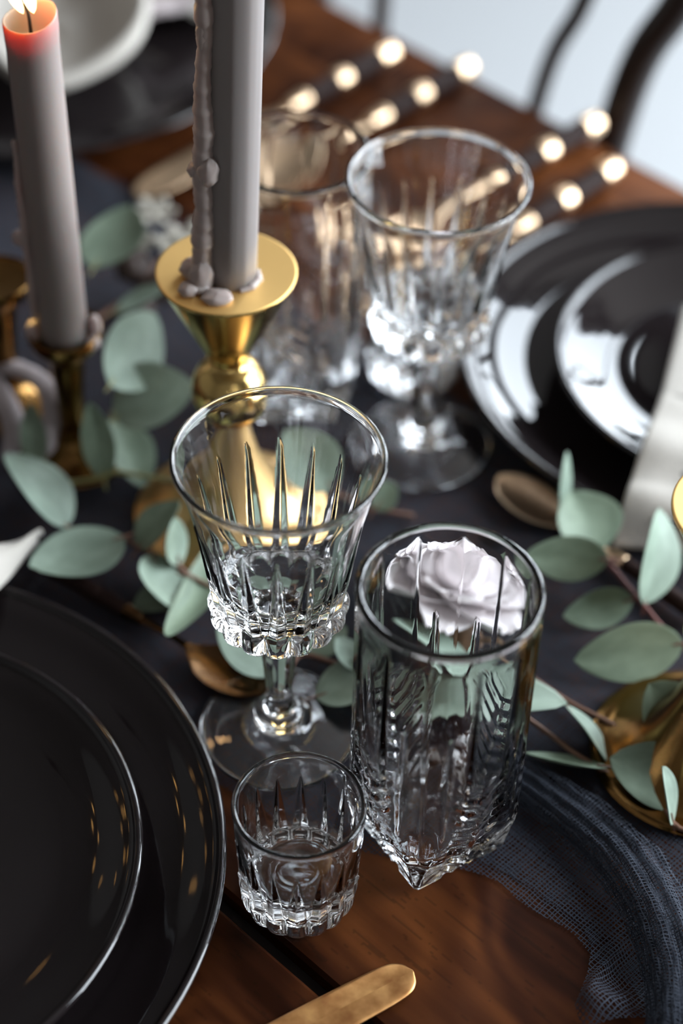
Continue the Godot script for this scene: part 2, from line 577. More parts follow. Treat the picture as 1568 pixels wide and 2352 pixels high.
func candles() -> void:
	holder("brass hourglass candle holder under the tall grey taper in the centre", at(-.0511, .0028, -.6804), "brass hourglass candle holders", M.brass_foot)
	holder("brass candle holder just showing at the picture's right edge beside the cream napkin", at(.1518, .0028, -.5440), "brass hourglass candle holders", M.old_brass)

	var c := thing("taper_candle", "tall mauve grey taper with a thick wax run down one side, in the brass disc", "candle", at(-.0488, .1425, -.6768))
	c.rotation = Vector3(0.0, 0.0, -0.030)
	part("wax_body", candle_column(.01065, -.001, .300, 5), M.wax, c)
	part("wick", tube([Vector3(0, .299, 0), Vector3(.0005, .306, 0), Vector3(.002, .311, .001)], [.0009, .0008, .0006], 8), M.wick, c)
	var run := []
	var thick := []
	rng.seed = 31
	for i in 23:
		var y := 0.0005 + i * 0.0125
		run.append(Vector3(-.0112 + rng.randf_range(-.0006, .0006) - y * 0.003, y, .0052 + rng.randf_range(-.0005, .0005)))
		thick.append(.0044 + rng.randf_range(-.0008, .0010) + (0.0008 if i < 3 else 0.0))
	part("wax_run", tube(run, thick, 16, 0.85, 7, 0.12), M.drip, c)
	for q in [[Vector3(-.0092, .0580, .0086), Vector3(.0044, .0068, .0038)], [Vector3(-.0150, .0560, .0050), Vector3(.0030, .0034, .0030)], [Vector3(-.0128, .0500, .0050), Vector3(.0022, .0020, .0020)], [Vector3(-.0118, .1180, .0066), Vector3(.0026, .0080, .0026)],
			[Vector3(-.0160, .0034, .0004), Vector3(.0056, .0046, .0048)], [Vector3(-.0170, .0022, .0128), Vector3(.0042, .0030, .0040)], [Vector3(-.0120, .0060, .0085), Vector3(.0052, .0090, .0048)], [Vector3(-.0125, .0022, .0112), Vector3(.0040, .0026, .0034)], [Vector3(-.0048, .0014, .0160), Vector3(.0066, .0026, .0052)]]:
		part("wax_drop", blob(q[1], 3, 0.25), M.drip, c, q[0])
	part("wax_collar", tube([Vector3(.004, .0008, .0106), Vector3(.0085, .0008, .0078), Vector3(.0112, .0010, .002), Vector3(.0108, .0012, -.004)], [.0009, .0016, .0020, .0010], 8, 1.0, 6, 0.2), M.drip, c)

	# the lit candle and its slim stick
	var h := thing("candlestick", "slim dark brass candlestick under the lit taper, leaves round its foot", "candlestick", at(-.1284, .0028, -.7190))
	part("foot", lathe(dense([Vector2(0, 0), Vector2(.0240, 0), Vector2(.0250, .0010), Vector2(.0242, .0030), Vector2(.0150, .0060), Vector2(.0085, .0110), Vector2(.0068, .0180)], 4)), M.old_brass, h)
	part("stem", lathe(dense([Vector2(.006, .016), Vector2(.0062, .030), Vector2(.0072, .045), Vector2(.0085, .058), Vector2(.0110, .066)], 4)), M.old_brass, h)
	part("cup", lathe(dense([Vector2(0, .064), Vector2(.0110, .0645), Vector2(.0150, .0670), Vector2(.0170, .0720), Vector2(.0172, .0755), Vector2(.0166, .0758), Vector2(.0158, .0730), Vector2(0, .0715)], 4)), M.old_brass, h)

	var h2: Node3D = h.duplicate()
	h2.name = numbered("candlestick")
	add_child(h2)
	h2.position = at(-.1650, .0028, -.7560)
	tag(h2, "empty brass candlestick cut by the picture's left edge, behind the lit taper", "candlestick")

	var l := thing("taper_candle", "shorter lit mauve grey taper with a glowing slanted top", "candle", at(-.1282, .0745, -.7176))
	l.rotation = Vector3(0.0, 0.0, 0.012)
	var top := 0.1640
	var list := [fan(Vector3(0, -.001, 0), 72)]
	for i in 21: list.append(ring(.01085, lerpf(-.001, top - 0.015, i / 20.0), 72))
	for k in [[.0112, 0.0, .0], [.01115, 1.0, .0], [.01085, 1.25, .0], [.0104, 1.1, .0], [.0100, 0.6, .0], [.0096, 0.1, -.0010], [.0090, 0.0, -.0040], [.0082, 0.0, -.0070], [.0070, 0.0, -.0088], [.0040, 0.0, -.0094], [.00001, 0.0, -.0095]]:
		var row := PackedVector3Array()
		for j in 72:
			var th := TAU * j / 72
			var lip := 0.0036 * (0.5 + 0.5 * cos(th + 0.6)) + 0.0010 * (0.5 + 0.5 * cos(2.0 * th + 1.0))
			var y: float = top - 0.0040 + (lip + 0.0010) * k[1] + k[2]
			row.append(Vector3(k[0] * cos(th), y, k[0] * sin(th)))
		list.append(row)
	var g := Geo.new()
	g.rows(list, true)
	part("wax_body", g.finish(), M.glow_wax, l)
	part("wick", tube([Vector3(0, top - 0.0140, 0), Vector3(-.0002, top - 0.006, 0), Vector3(-.0004, top + 0.001, .0002), Vector3(-.0016, top + 0.0055, .0004)], [.0008, .0008, .0007, .0005], 8), M.wick, l)
	var fm := lathe(dense([Vector2(0, 0), Vector2(.0016, .0024), Vector2(.0027, .0070), Vector2(.0026, .0120), Vector2(.0016, .0185), Vector2(.0006, .0240), Vector2(0, .0270)], 4), 24)
	var f1 := part("flame", fm, M.flame, l, Vector3(.0018, top + 0.0012, 0))
	f1.rotation = Vector3(0, 0, 0.16)
	var f2 := part("flame", fm, M.flame, l, Vector3(-.0022, top + 0.0014, .0008))
	f2.rotation = Vector3(0, 0, 0.42)
	f2.scale = Vector3(.8, .9, .8)
	var glow := OmniLight3D.new()
	glow.name = "flame_light"
	glow.light_color = lin(1.0, 0.60, 0.28)
	glow.light_energy = 0.0016
	glow.light_size = 0.006
	glow.omni_range = 12.0
	glow.omni_attenuation = 2.0
	glow.shadow_enabled = true
	l.add_child(glow)
	glow.position = Vector3(.0008, top + 0.0110, 0)
	var side := []
	for i in 10: side.append(Vector3(-.0120 - 0.0004 * sin(i * 2.1), .012 + i * 0.0105, .0020))
	part("wax_run", tube(side, [.0010, .0020, .0022, .0016, .0018, .0022, .0018, .0016, .0014, .0010], 12, 1.0, 6, 0.15), M.drip, l)
	for q in [[Vector3(-.0150, .0560, .0010), Vector3(.0030, .0040, .0028)], [Vector3(-.0140, .0040, .0030), Vector3(.0032, .0050, .0030)], [Vector3(.0140, .0080, .0010), Vector3(.0034, .0058, .0034)], [Vector3(.0130, .0016, .0050), Vector3(.0040, .0030, .0040)]]:
		part("wax_drop", blob(q[1], 6, 0.25), M.drip, l, q[0])

# ---------------------------------------------------------------- plates, cloth
func plate_mesh(r: float, lip: float) -> ArrayMesh:
	return lathe(dense([Vector2(0, .0030), Vector2(r * .55, .0030), Vector2(r * .60, .0002), Vector2(r * .64, .0008), Vector2(r * .72, .0040), Vector2(r - .020, .0080), Vector2(r - .008, lip * .66), Vector2(r - .0012, lip * .86), Vector2(r, lip - .0014), Vector2(r - .0010, lip - .0001), Vector2(r - .0028, lip - .0002), Vector2(r - .0044, lip - .0020), Vector2(r - .0090, lip * .80), Vector2(r - .0180, lip * .60), Vector2(r - .0280, .0084), Vector2(r - .0400, .0070), Vector2(r * .4, .0066), Vector2(0, .0066)], 6), 144)

func plates() -> void:
	var big := plate_mesh(.1545, .0180)
	var mid := plate_mesh(.1145, .0180)
	var big2 := plate_mesh(.1300, .0180)
	var mid2 := plate_mesh(.0980, .0200)
	var where := [
		["charger_plate", big, at(-.1950, .0005, -.4680), "large black charger plate lying under the near black plate beside the shot glass", "charger plates"],
		["dinner_plate", mid, at(-.1868, .0072, -.4641), "black dinner plate nearest the camera, stacked on the large charger", "dinner plates"],
		["charger_plate", big2, at(.1862, .0032, -.7874), "dark charger plate beside the far goblet with a window mirrored in its rim", "charger plates"],
		["dinner_plate", mid2, at(.2003, .0100, -.7732), "dark dinner plate under the cream napkin, a window mirrored in it", "dinner plates"],
		["charger_plate", big, at(-0.2025, .0034, -1.0950), "dark plate far behind the two tapers with a pale napkin heaped on it", "charger plates"]]
	for w in where:
		var o := thing(w[0], w[3], "plate", w[2], w[4])
		part("plate_body", w[1], M.glaze, o)

# A soft sheet between four corners given in metres; height() says how high it lies at (a, b) of 0 to 1.
func sheet(p00: Vector3, p10: Vector3, p01: Vector3, p11: Vector3, height: Callable, thick: float, na := 36, nb := 48) -> ArrayMesh:
	var list := []
	var uvs := []
	for i in nb + 1:
		var b := float(i) / nb
		var up := PackedVector3Array()
		var uv := PackedVector2Array()
		var low := []
		for j in na + 1:
			var a := float(j) / na
			var p := p00.lerp(p10, a).lerp(p01.lerp(p11, a), b)
			p.y += height.call(a, b)
			up.append(p)
			uv.append(Vector2(a * p00.distance_to(p10), b * p00.distance_to(p01)))
			low.append(p - Vector3(0, thick, 0))
		for j in na + 1:
			up.append(low[na - j])
			uv.append(uv[na - j])
		list.append(up)
		uvs.append(uv)
	var g := Geo.new()
	g.rows(list, true, uvs)
	return g.finish()

func napkins() -> void:
	var o := thing("linen_napkin", "cream linen napkin folded over the dark plates at the right edge of the picture", "napkin", at(.16, .012, -.70), "cream linen napkins")
	var lie := [0.0, .0130, .0185, .0195, .0215, .0240, .0255, .0262, .0260, .0255, .0250]
	var fall := func(a: float, b: float) -> float:
		return spline(lie, b * 10.0) + (0.0012 * sin(a * 9.0 + b * 2.0) + 0.0008 * sin(b * 14.0 + a * 3.0)) * smoothstep(0.0, 0.2, b)
	var off := -o.position
	part("upper_fold", sheet(at(0.1247, .0090, -0.6608), at(0.1785, .0090, -0.6574), at(.1500, .0100, -.7350), at(.2400, .0100, -.7250), fall, .0022), M.linen, o, off)
	var fall2 := func(a: float, b: float) -> float: return 0.0016 * sin(a * 7.0 + 1.0)
	part("upper_fold", sheet(at(.1500, .0350, -.7350), at(.2400, .0350, -.7250), at(.1680, .0350, -.8050), at(.2600, .0350, -.7950), fall2, .0022), M.linen, o, off)

	var l := thing("linen_napkin", "cream linen napkin with a pointed corner at the left edge over the near black plates", "napkin", at(-.17, .02, -.63), "cream linen napkins")
	var curl := func(a: float, b: float) -> float: return 0.004 * sin(PI * b) - 0.006 * a * a + 0.0012 * sin(a * 8.0)
	part("cloth", sheet(at(-0.1564, 0.0260, -0.5841), at(-0.1360, 0.0220, -0.6441), at(-0.1610, 0.0320, -0.6184), at(-0.1342, 0.0220, -0.6495), curl, .0020), M.linen, l, -l.position)

	var f := thing("linen_napkin", "blurred pale napkin with a curled edge on the far dark plate behind the candles", "napkin", at(-.1780, .0300, -1.0560), "cream linen napkins")
	var g := Geo.new()
	var list := []
	for q in dense([Vector2(0, .006), Vector2(.030, .006), Vector2(.046, .010), Vector2(.056, .022), Vector2(.058, .034), Vector2(.053, .036), Vector2(.050, .026), Vector2(.040, .014), Vector2(.025, .010), Vector2(0, .010)], 5):
		var row := PackedVector3Array()
		for j in 72:
			var th := TAU * j / 72
			var wob := 1.0 + 0.07 * sin(2.0 * th + 0.5) + 0.04 * sin(5.0 * th)
			row.append(Vector3(q.x * wob * cos(th) * 0.95, q.y * (0.8 + 0.25 * sin(th * 2.0 + 2.0)) - .004, q.x * wob * sin(th) * 1.35))
		list.append(row)
	g.rows(list, true)
	part("curled_fold", g.finish(), M.linen, f)
	var heap := func(a: float, b: float) -> float: return 0.026 * sin(PI * clampf(a * 1.1, 0, 1)) * sin(PI * b) + 0.005 * sin(a * 13.0 + b * 5.0) + 0.003 * sin(b * 17.0)
	part("loose_fold", sheet(at(-.1750, .0240, -1.0900), at(-.0700, .0240, -1.1000), at(-.1850, .0240, -1.2300), at(-.0600, .0240, -1.2300), heap, .003), M.linen, f, -f.position)
	var o2 := thing("satin_ribbon", "small crumple of lilac grey ribbon at the edge of the far napkin", "ribbon", at(-.1150, .0300, -1.0850))
	part("ribbon_band", tube([Vector3(-.022, -.006, .012), Vector3(-.010, .004, .004), Vector3(.006, .002, -.006), Vector3(.020, .006, -.020), Vector3(.034, .0, -.030)], [.006, .008, .007, .009, .006], 12, 0.55, 8), M.velvet, o2)

	var r := thing("velvet_ribbon", "lilac grey velvet ribbon looping beside the foot of the slim candlestick", "ribbon", at(-.1500, .0050, -.7300))
	part("ribbon_band", tube([at(-.1764, .0200, -.7662), at(-.1629, .0280, -.7514), at(-.1490, .0340, -.7383), at(-.1399, .0340, -.7265), at(-.1379, .0260, -.7186), at(-.1406, .0075, -.7101)], [.0055, .0060, .0050, .0052, .0048, .0035], 14, 0.5, 10, 0.06), M.velvet, r, -r.position)
	part("ribbon_tail", tube([at(-.1716, .0240, -.7481), at(-.1626, .0220, -.7324), at(-.1572, .0140, -.7220), at(-.1594, .0065, -.7100)], [.0045, .0056, .0060, .0030], 14, 0.5, 10, 0.06), M.velvet, r, -r.position)

# The gauze runner: loose layers of dark blue cheesecloth over one another, bunched into long folds.
func runner_height(s: float, t: float, k: int, nz: FastNoiseLite) -> float:
	var h := 0.0007 + 0.0006 * k + 0.0003 * (1.0 + nz.get_noise_2d(s * 40.0 + 31.0 * k, t * 70.0))
	var right := smoothstep(-0.33, -0.25, s)
	if k > 0:
		var d3 := (t - 0.470) / 0.010
		h += 0.004 * smoothstep(-0.22, -0.12, s) * exp(-d3 * d3)
		var far := (t - 0.575 - 0.006 * sin(s * 14.0)) / 0.016
		h += 0.006 * smoothstep(-0.82, -0.79, s) * (1.0 - smoothstep(-0.56, -0.50, s)) * exp(-far * far) * (0.5 + 0.5 * nz.get_noise_1d(s * 60.0 + 9.0 * k))
		var mid := (t - 0.50 - 0.012 * sin(s * 19.0 + k)) / 0.010
		h += 0.0030 * exp(-mid * mid) * smoothstep(-0.60, -0.66, s)
		# a turned-up corner at the near edge
		h += 0.012 * exp(-pow((s + 0.216) / 0.012, 2.0) - pow((t - 0.372) / 0.010, 2.0))
	return h

func runner() -> void:
	var o := thing("gauze_runner", "dark blue open-weave gauze runner along the table under glasses and leaves, bunched into folds", "table runner", on_table(-.35, .47, 0))
	var nz := FastNoiseLite.new()
	nz.seed = 77
	nz.frequency = 0.35
	for k in 2:
		var list := []
		var uvs := []
		for i in 201:
			var s := lerpf(-1.25, 0.20, i / 200.0)
			var row := PackedVector3Array()
			var uv := PackedVector2Array()
			var near := lerpf(0.353, 0.398, smoothstep(-0.37, -0.27, s)) - 0.02 * smoothstep(-0.24, -0.12, s) + 0.004 * nz.get_noise_1d(s * 90.0 + 50.0 * k) + 0.006 * k - 0.006
			if k == 1: near -= 0.035 * exp(-pow((s + 0.216) / 0.014, 2.0))
			var far := 0.597 + 0.004 * nz.get_noise_1d(s * 70.0 + 20.0 * k) - 0.005 * k
			var across := 0.0
			var last := Vector3.ZERO
			for j in 101:
				var t := lerpf(near, far, j / 100.0)
				var p := on_table(s, t, runner_height(s, t, k, nz))
				if j > 0: across += p.distance_to(last)
				last = p
				row.append(p)
				uv.append(Vector2(s + 0.013 * k, across + near + 0.007 * k))
			list.append(row)
			uvs.append(uv)
		var g := Geo.new()
		g.rows(list, false, uvs)
		var m := g.finish(false)
		part("gauze_layer", m, M.gauze, o, -o.position).rotation.y = 0.0
	# a loose roll of the same gauze bunched along the near edge
	var path := [on_table(-.372, .428, .004), on_table(-.335, .433, .004), on_table(-.300, .436, .004), on_table(-.262, .435, .005), on_table(-.232, .426, .006), on_table(-.206, .410, .006), on_table(-.186, .388, .005), on_table(-.172, .362, .004), on_table(-.160, .330, .004)]
	var wide := [.006, .008, .009, .011, .0125, .013, .012, .011, .010]
	for k in 3:
		var list := []
		var uvs := []
		var run := 0.0
		var last := Vector3.ZERO
		for i in 161:
			var f := i / 20.0
			var p: Vector3 = spline(path, f)
			var d: Vector3 = (spline(path, minf(f + .1, 8.0)) - spline(path, maxf(f - .1, 0.0))).normalized()
			var side := d.cross(Vector3.UP).normalized()
			if i > 0: run += p.distance_to(last)
			last = p
			var w: float = spline(wide, f) * [1.0, 0.86, 0.68][k]
			var row := PackedVector3Array()
			var uv := PackedVector2Array()
			for j in 41:
				var a := lerpf(-0.15, PI + 0.15, j / 40.0)
				var crease := 1.0 + 0.10 * sin(a * 9.0 + run * 30.0 + k * 2.0) + 0.16 * nz.get_noise_2d(run * 160.0 + 40.0 * k, a * 5.0)
				row.append(p + side * (w * cos(a) * crease + (0.003 * k)) + Vector3(0, maxf(-0.001, w * 0.85 * sin(a) * crease), 0))
				uv.append(Vector2(run + .004 * k, a * w * 1.15))
			list.append(row)
			uvs.append(uv)
		var g := Geo.new()
		g.rows(list, false, uvs)
		part("gauze_fold", g.finish(false), M.gauze, o, -o.position)

# ---------------------------------------------------------------- cutlery
# Loops round a flat head: each station is [along, half width, dip, middle height].
func flat_head(st: Array, thick: float, per := 6) -> ArrayMesh:
	var v := []
	for q in st: v.append(Vector4(q[0], q[1], q[2], q[3]))
	var list := []
	var n := (v.size() - 1) * per
	for i in n + 1:
		var q: Vector4 = spline(v, float(i) / per)
		var w := maxf(q.y, 0.0002)
		var row := PackedVector3Array()
		for j in 13:
			var x := -1.0 + j / 6.0
			row.append(Vector3(q.x, q.w - q.z * (1.0 - x * x) + thick * 0.5 * sqrt(maxf(0, 1.0 - x * x * 0.9)), w * x))
		for j in 13:
			var x := 1.0 - j / 6.0
			row.append(Vector3(q.x, q.w - q.z * (1.0 - x * x) - thick * 0.5 * sqrt(maxf(0, 1.0 - x * x * 0.9)), w * x))
		if i == 0: list.append(fan(Vector3(q.x, q.w - q.z, 0), 26))
		list.append(row)
		if i == n: list.append(fan(Vector3(q.x, q.w - q.z, 0), 26))
	var g := Geo.new()
	g.rows(list, true)
	return g.finish()

func lying(pts: Array) -> Array: return pts

func rod(x0: float, x1: float, r0: float, r1: float, y: float, round_by := 0.001) -> ArrayMesh:
	return tube([Vector3(x0, y, 0), Vector3(lerpf(x0, x1, .08), y, 0), Vector3(lerpf(x0, x1, .5), y, 0), Vector3(lerpf(x0, x1, .92), y, 0), Vector3(x1, y, 0)], [r0 - round_by, r0, (r0 + r1) / 2, r1, r1 - round_by], 16)

func cutlery(called: String, label: String, category: String, cap: Vector3, towards: Vector3, shape: String, metal: Material, size := 1.0) -> void:
	var o := thing(called, label, category, cap, "dark handled gold cutlery")
	var d := towards.normalized()
	o.basis = Basis(d, Vector3.UP, d.cross(Vector3.UP)) * Basis.from_scale(Vector3.ONE * size)
	var y := .0072
	var plain := size < 1.0
	part("end_cap", rod(-.004, .010, .0066, .0074, y, .003), M.handle if plain else metal, o)
	part("handle", rod(.009, .039, .0068, .0064, y), M.handle, o)
	part("ring", rod(.037, .047, .0070, .0070, y), M.handle if plain else metal, o)
	part("handle", rod(.046, .073, .0062, .0056, y), M.handle, o)
	part("ferrule", rod(.071, .086, .0062, .0046, y), metal, o)
	match shape:
		"spoon":
			part("bowl", flat_head([[.083, .0034, 0, y], [.105, .0026, 0, y + .001], [.125, .0030, 0, y - .0005], [.134, .0080, .001, y - .002], [.148, .0170, .0045, y - .001], [.166, .0200, .006, y], [.184, .0160, .0045, y + .0005], [.195, .0070, .001, y + .001], [.198, .0008, 0, y + .001]], .0016), metal, o)
		"knife":
			part("blade", flat_head([[.083, .0040, 0, y], [.096, .0046, 0, y], [.104, .0100, 0, y - .001], [.140, .0112, 0, y - .002], [.180, .0110, 0, y - .0025], [.198, .0080, 0, y - .003], [.205, .0010, 0, y - .003]], .0022), metal, o)
		"fork":
			part("shank", flat_head([[.083, .0036, 0, y], [.110, .0026, 0, y + .001], [.132, .0040, 0, y - .001], [.142, .0110, .001, y - .002], [.156, .0122, .001, y - .001]], .0020), metal, o)
			for k in 4:
				var z := -.0105 + .0070 * k
				part("tine", tube([Vector3(.152, y - .0015, z), Vector3(.172, y + .0008, z * .98), Vector3(.190, y + .0045, z * .95), Vector3(.200, y + .0065, z * .94)], [.0019, .0017, .0014, .0006], 8, .7), metal, o)

func cutlery_set() -> void:
	var down := Vector3(-.676, 0, .737)
	cutlery("table_knife", "blurred gold knife with dark handle, farthest of the pieces by the table edge", "knife", at(.0200, .0040, -1.0762), down, "knife", M.gold)
	cutlery("table_spoon", "blurred gold spoon with dark ringed handle, its bowl seen through the far tumbler", "spoon", at(.0668, .0005, -1.0673), down, "spoon", M.gold)
	cutlery("table_fork", "blurred gold fork with dark handle over the table edge, seen through the far goblet", "fork", at(.1397, .0005, -1.0107), Vector3(-.70, 0, .714), "fork", M.gold)
	cutlery("table_fork", "blurred gold fork with dark handle lying closest to the dark plates", "fork", at(.1463, .0005, -.9641), Vector3(-.68, 0, .732), "fork", M.gold)
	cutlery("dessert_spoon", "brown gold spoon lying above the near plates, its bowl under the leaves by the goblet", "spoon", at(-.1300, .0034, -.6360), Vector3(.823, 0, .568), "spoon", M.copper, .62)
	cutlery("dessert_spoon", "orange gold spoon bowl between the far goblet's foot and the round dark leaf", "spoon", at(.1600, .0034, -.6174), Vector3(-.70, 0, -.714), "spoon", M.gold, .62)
	var k := thing("butter_knife", "worn gold knife blade with a round end in the foreground on bare wood", "knife", at(.0320, .0, -.4330))
	var d := Vector3(-.833, 0, .554)
	k.basis = Basis(d, Vector3.UP, d.cross(Vector3.UP))
	part("blade", flat_head([[0, .0010, 0, .0022], [.0022, .0052, 0, .0022], [.008, .0078, 0, .0023], [.024, .0086, 0, .0026], [.060, .0088, 0, .0034], [.084, .0080, 0, .0044], [.094, .0046, 0, .0060]], .0020, 8), M.worn_gold, k)
	part("ferrule", rod(.092, .106, .0050, .0062, .0066), M.worn_gold, k)
	part("handle", rod(.105, .180, .0064, .0070, .0072), M.handle, k)

# ---------------------------------------------------------------- greenery
func leaf(sprig: Node3D, base: Vector3, tip: Vector3, width: float, twist: int, tone: int) -> void:
	var a := tip - base
	var length := a.length()
	a = a.normalized()
	var n0 := (Vector3.UP - a * a.y).normalized()
	var w := a.cross(n0)
	var tw := deg_to_rad(twist)
	var side := w * cos(tw) + n0 * sin(tw)
	var face := side.cross(a)
	if face.y < 0: face = -face
	var list := []
	var uvs := []
	var lowest := 1.0
	var bend := rng.randf_range(-0.05, 0.10) * length
	var skew := rng.randf_range(-0.05, 0.05) * width
	for i in 17:
		var f := i / 16.0
		var half := width * 0.5 * pow(sin(PI * pow(f, 0.86) * 0.985 + 0.012), 0.72)
		if i == 0: half = 0.0005
		if i == 16: half = 0.0003
		var mid := base + a * length * f + face * bend * 4.0 * f * (1.0 - f) + side * skew * sin(PI * f)
		var row := PackedVector3Array()
		var uv := PackedVector2Array()
		for j in 9:
			var x := -1.0 + j / 4.0
			var cup := width * 0.10 * (x * x - 0.35) * sin(PI * f) - 0.00035 * maxf(0.0, 1.0 - absf(x) * 5.0)
			row.append(mid + side * half * x + face * cup)
			uv.append(Vector2(x * 0.5 + 0.5, f))
		for j in 9:
			var p: Vector3 = row[8 - j]
			row.append(p - face * 0.00045)
			uv.append(uv[8 - j])
		for p in row: lowest = minf(lowest, p.y)
		list.append(row)
		uvs.append(uv)
	var lift := maxf(0.0, T + 0.0042 - lowest)
	if lift > 0.0:
		for row in list:
			for j in row.size(): row[j].y += lift
		for i in list.size():
			var row: PackedVector3Array = list[i]
			list[i] = row
	var g := Geo.new()
	var off := -sprig.position
	var moved := []
	for row in list:
		var r2 := PackedVector3Array()
		for p in row: r2.append(p + off + Vector3(0, 0.0, 0))
		moved.append(r2)
	g.rows(moved, true, uvs)
	part("leaf", g.finish(), M.leaf[tone], sprig)
	# a short leaf stalk
	part("leaf_stalk", tube([base - a * 0.005 + off + Vector3(0, lift, 0), base + off + Vector3(0, lift, 0), base + a * 0.005 + off + Vector3(0, lift, 0)], [.0006, .0006, .0004], 6), sprig.get_meta("stalk"), sprig)

func stem(sprig: Node3D, pts: Array) -> void:
	var moved := []
	var radii := []
	for p in pts:
		moved.append(p - sprig.position)
		radii.append(.0011)
	part("stem", tube(moved, radii, 8), sprig.get_meta("stalk"), sprig)

func sprig_of(label: String, where: Vector3, stalk: Material) -> Node3D:
	var o := thing("eucalyptus_sprig", label, "eucalyptus", where, "eucalyptus sprigs along the runner")
	o.set_meta("stalk", stalk)
	return o

func greenery() -> void:
	rng.seed = 12
	var sprig_a := sprig_of("eucalyptus sprig left of the goblet with a pale leaf above a dark oval one", at(-.10, .010, -.64), M.stem)
	var sprig_b := sprig_of("blurred eucalyptus sprig with broad leaves between the lit taper and the central brass holder", at(-.11, .012, -.70), M.stem_green)
	var sprig_c := sprig_of("eucalyptus sprig running from the goblet's stem behind the tall tumbler", at(.02, .008, -.57), M.stem)
	var sprig_d := sprig_of("reddish-stemmed eucalyptus sprig right of the tumbler with a large dark oval leaf", at(.12, .015, -.64), M.stem_red)
	var sprig_e := sprig_of("dim eucalyptus sprig at the right edge above the blue gauze fold", at(.13, .006, -.53), M.stem)
	var sprig_f := sprig_of("eucalyptus sprig seen through the bowl of the goblet in focus", at(-.01, .006, -.69), M.stem)
	stem(sprig_a, [at(-0.1257, 0.0120, -0.6596), at(-0.1194, 0.0120, -0.6533), at(-0.1071, 0.0100, -0.6511), at(-0.0979, 0.0130, -0.6504), at(-0.0891, 0.0160, -0.6410), at(-0.0799, 0.0160, -0.6364), at(-0.0715, 0.0140, -0.6327), at(-0.0660, 0.0100, -0.6306), at(-0.0501, 0.0060, -0.6243)])
	stem(sprig_b, [at(-0.1485, 0.0080, -0.6937), at(-0.1275, 0.0100, -0.6900), at(-0.1109, 0.0140, -0.6903), at(-0.1065, 0.0160, -0.6913), at(-0.0925, 0.0160, -0.6895), at(-0.0744, 0.0120, -0.6901)])
	stem(sprig_c, [at(-0.0218, 0.0120, -0.5697), at(-0.0158, 0.0100, -0.5854), at(-0.0026, 0.0100, -0.5821), at(0.0109, 0.0110, -0.5748), at(0.0236, 0.0090, -0.5643), at(0.0584, 0.0140, -0.5661), at(0.0828, 0.0100, -0.5512), at(0.0997, 0.0060, -0.5387), at(0.1171, 0.0040, -0.5272), at(0.1417, 0.0040, -0.5079)])
	stem(sprig_d, [at(0.0992, 0.0140, -0.6683), at(0.1084, 0.0150, -0.6577), at(0.1190, 0.0180, -0.6398), at(0.1275, 0.0160, -0.6272), at(0.1340, 0.0150, -0.6164), at(0.1415, 0.0120, -0.6064), at(0.1537, 0.0100, -0.5933)])
	stem(sprig_e, [at(0.0847, 0.0050, -0.5800), at(0.0996, 0.0060, -0.5661), at(0.1239, 0.0060, -0.5467), at(0.1372, 0.0050, -0.5048), at(0.1502, 0.0050, -0.5031)])
	stem(sprig_f, [at(-0.0010, 0.0060, -0.6901), at(0.0113, 0.0050, -0.6842), at(0.0338, 0.0040, -0.6803)])
	leaf(sprig_a, at(-0.1245, 0.0120, -0.6574), at(-0.1544, 0.0340, -0.6829), 0.0364, -30, 0)
	leaf(sprig_a, at(-0.0972, 0.0190, -0.6460), at(-0.1365, 0.0210, -0.6237), 0.0350, -5, 1)
	leaf(sprig_a, at(-0.0904, 0.0160, -0.6409), at(-0.0730, 0.0300, -0.6587), 0.0234, 20, 2)
	leaf(sprig_a, at(-0.0831, 0.0200, -0.6350), at(-0.0714, 0.0140, -0.6070), 0.0260, 30, 1)
	leaf(sprig_a, at(-0.0715, 0.0140, -0.6332), at(-0.0736, 0.0340, -0.6438), 0.0192, -55, 1)
	leaf(sprig_a, at(-0.0682, 0.0120, -0.6294), at(-0.0520, 0.0100, -0.6244), 0.0900, 5, 2)
	leaf(sprig_a, at(-0.0696, 0.0060, -0.6243), at(-0.0911, 0.0040, -0.6152), 0.0170, 5, 3)
	leaf(sprig_b, at(-0.1088, 0.0500, -0.7138), at(-0.0917, 0.0500, -0.7675), 0.0330, -50, 1)
	leaf(sprig_b, at(-0.1079, 0.0300, -0.7138), at(-0.0713, 0.0400, -0.7289), 0.0344, -20, 1)
	leaf(sprig_b, at(-0.1111, 0.0120, -0.6903), at(-0.1188, 0.0400, -0.7126), 0.0161, 20, 2)
	leaf(sprig_b, at(-0.1433, 0.0100, -0.6993), at(-0.1484, 0.0300, -0.7229), 0.0128, 10, 3)
	leaf(sprig_b, at(-0.1260, 0.0500, -0.8030), at(-0.1110, 0.0600, -0.8433), 0.0340, 10, 3)
	leaf(sprig_b, at(-0.1132, 0.0450, -0.7742), at(-0.0861, 0.0550, -0.7842), 0.0239, 20, 1)
	leaf(sprig_b, at(-0.1110, 0.0120, -0.7343), at(-0.0926, 0.0100, -0.6879), 0.0240, 5, 3)
	leaf(sprig_c, at(-0.0248, 0.0100, -0.5750), at(-0.0513, 0.0220, -0.5933), 0.0281, 10, 1)
	leaf(sprig_c, at(-0.0159, 0.0080, -0.5885), at(0.0035, 0.0100, -0.6028), 0.0177, -20, 3)
	leaf(sprig_c, at(-0.0086, 0.0080, -0.5639), at(0.0197, 0.0160, -0.5714), 0.0239, 0, 1)
	leaf(sprig_c, at(0.0109, 0.0120, -0.5746), at(-0.0001, 0.0180, -0.5896), 0.0163, -20, 0)
	leaf(sprig_c, at(0.0579, 0.0200, -0.5627), at(0.0237, 0.0300, -0.5870), 0.0245, -35, 0)
	leaf(sprig_c, at(0.0245, 0.0100, -0.5538), at(0.0957, 0.0220, -0.5524), 0.0387, 15, 1)
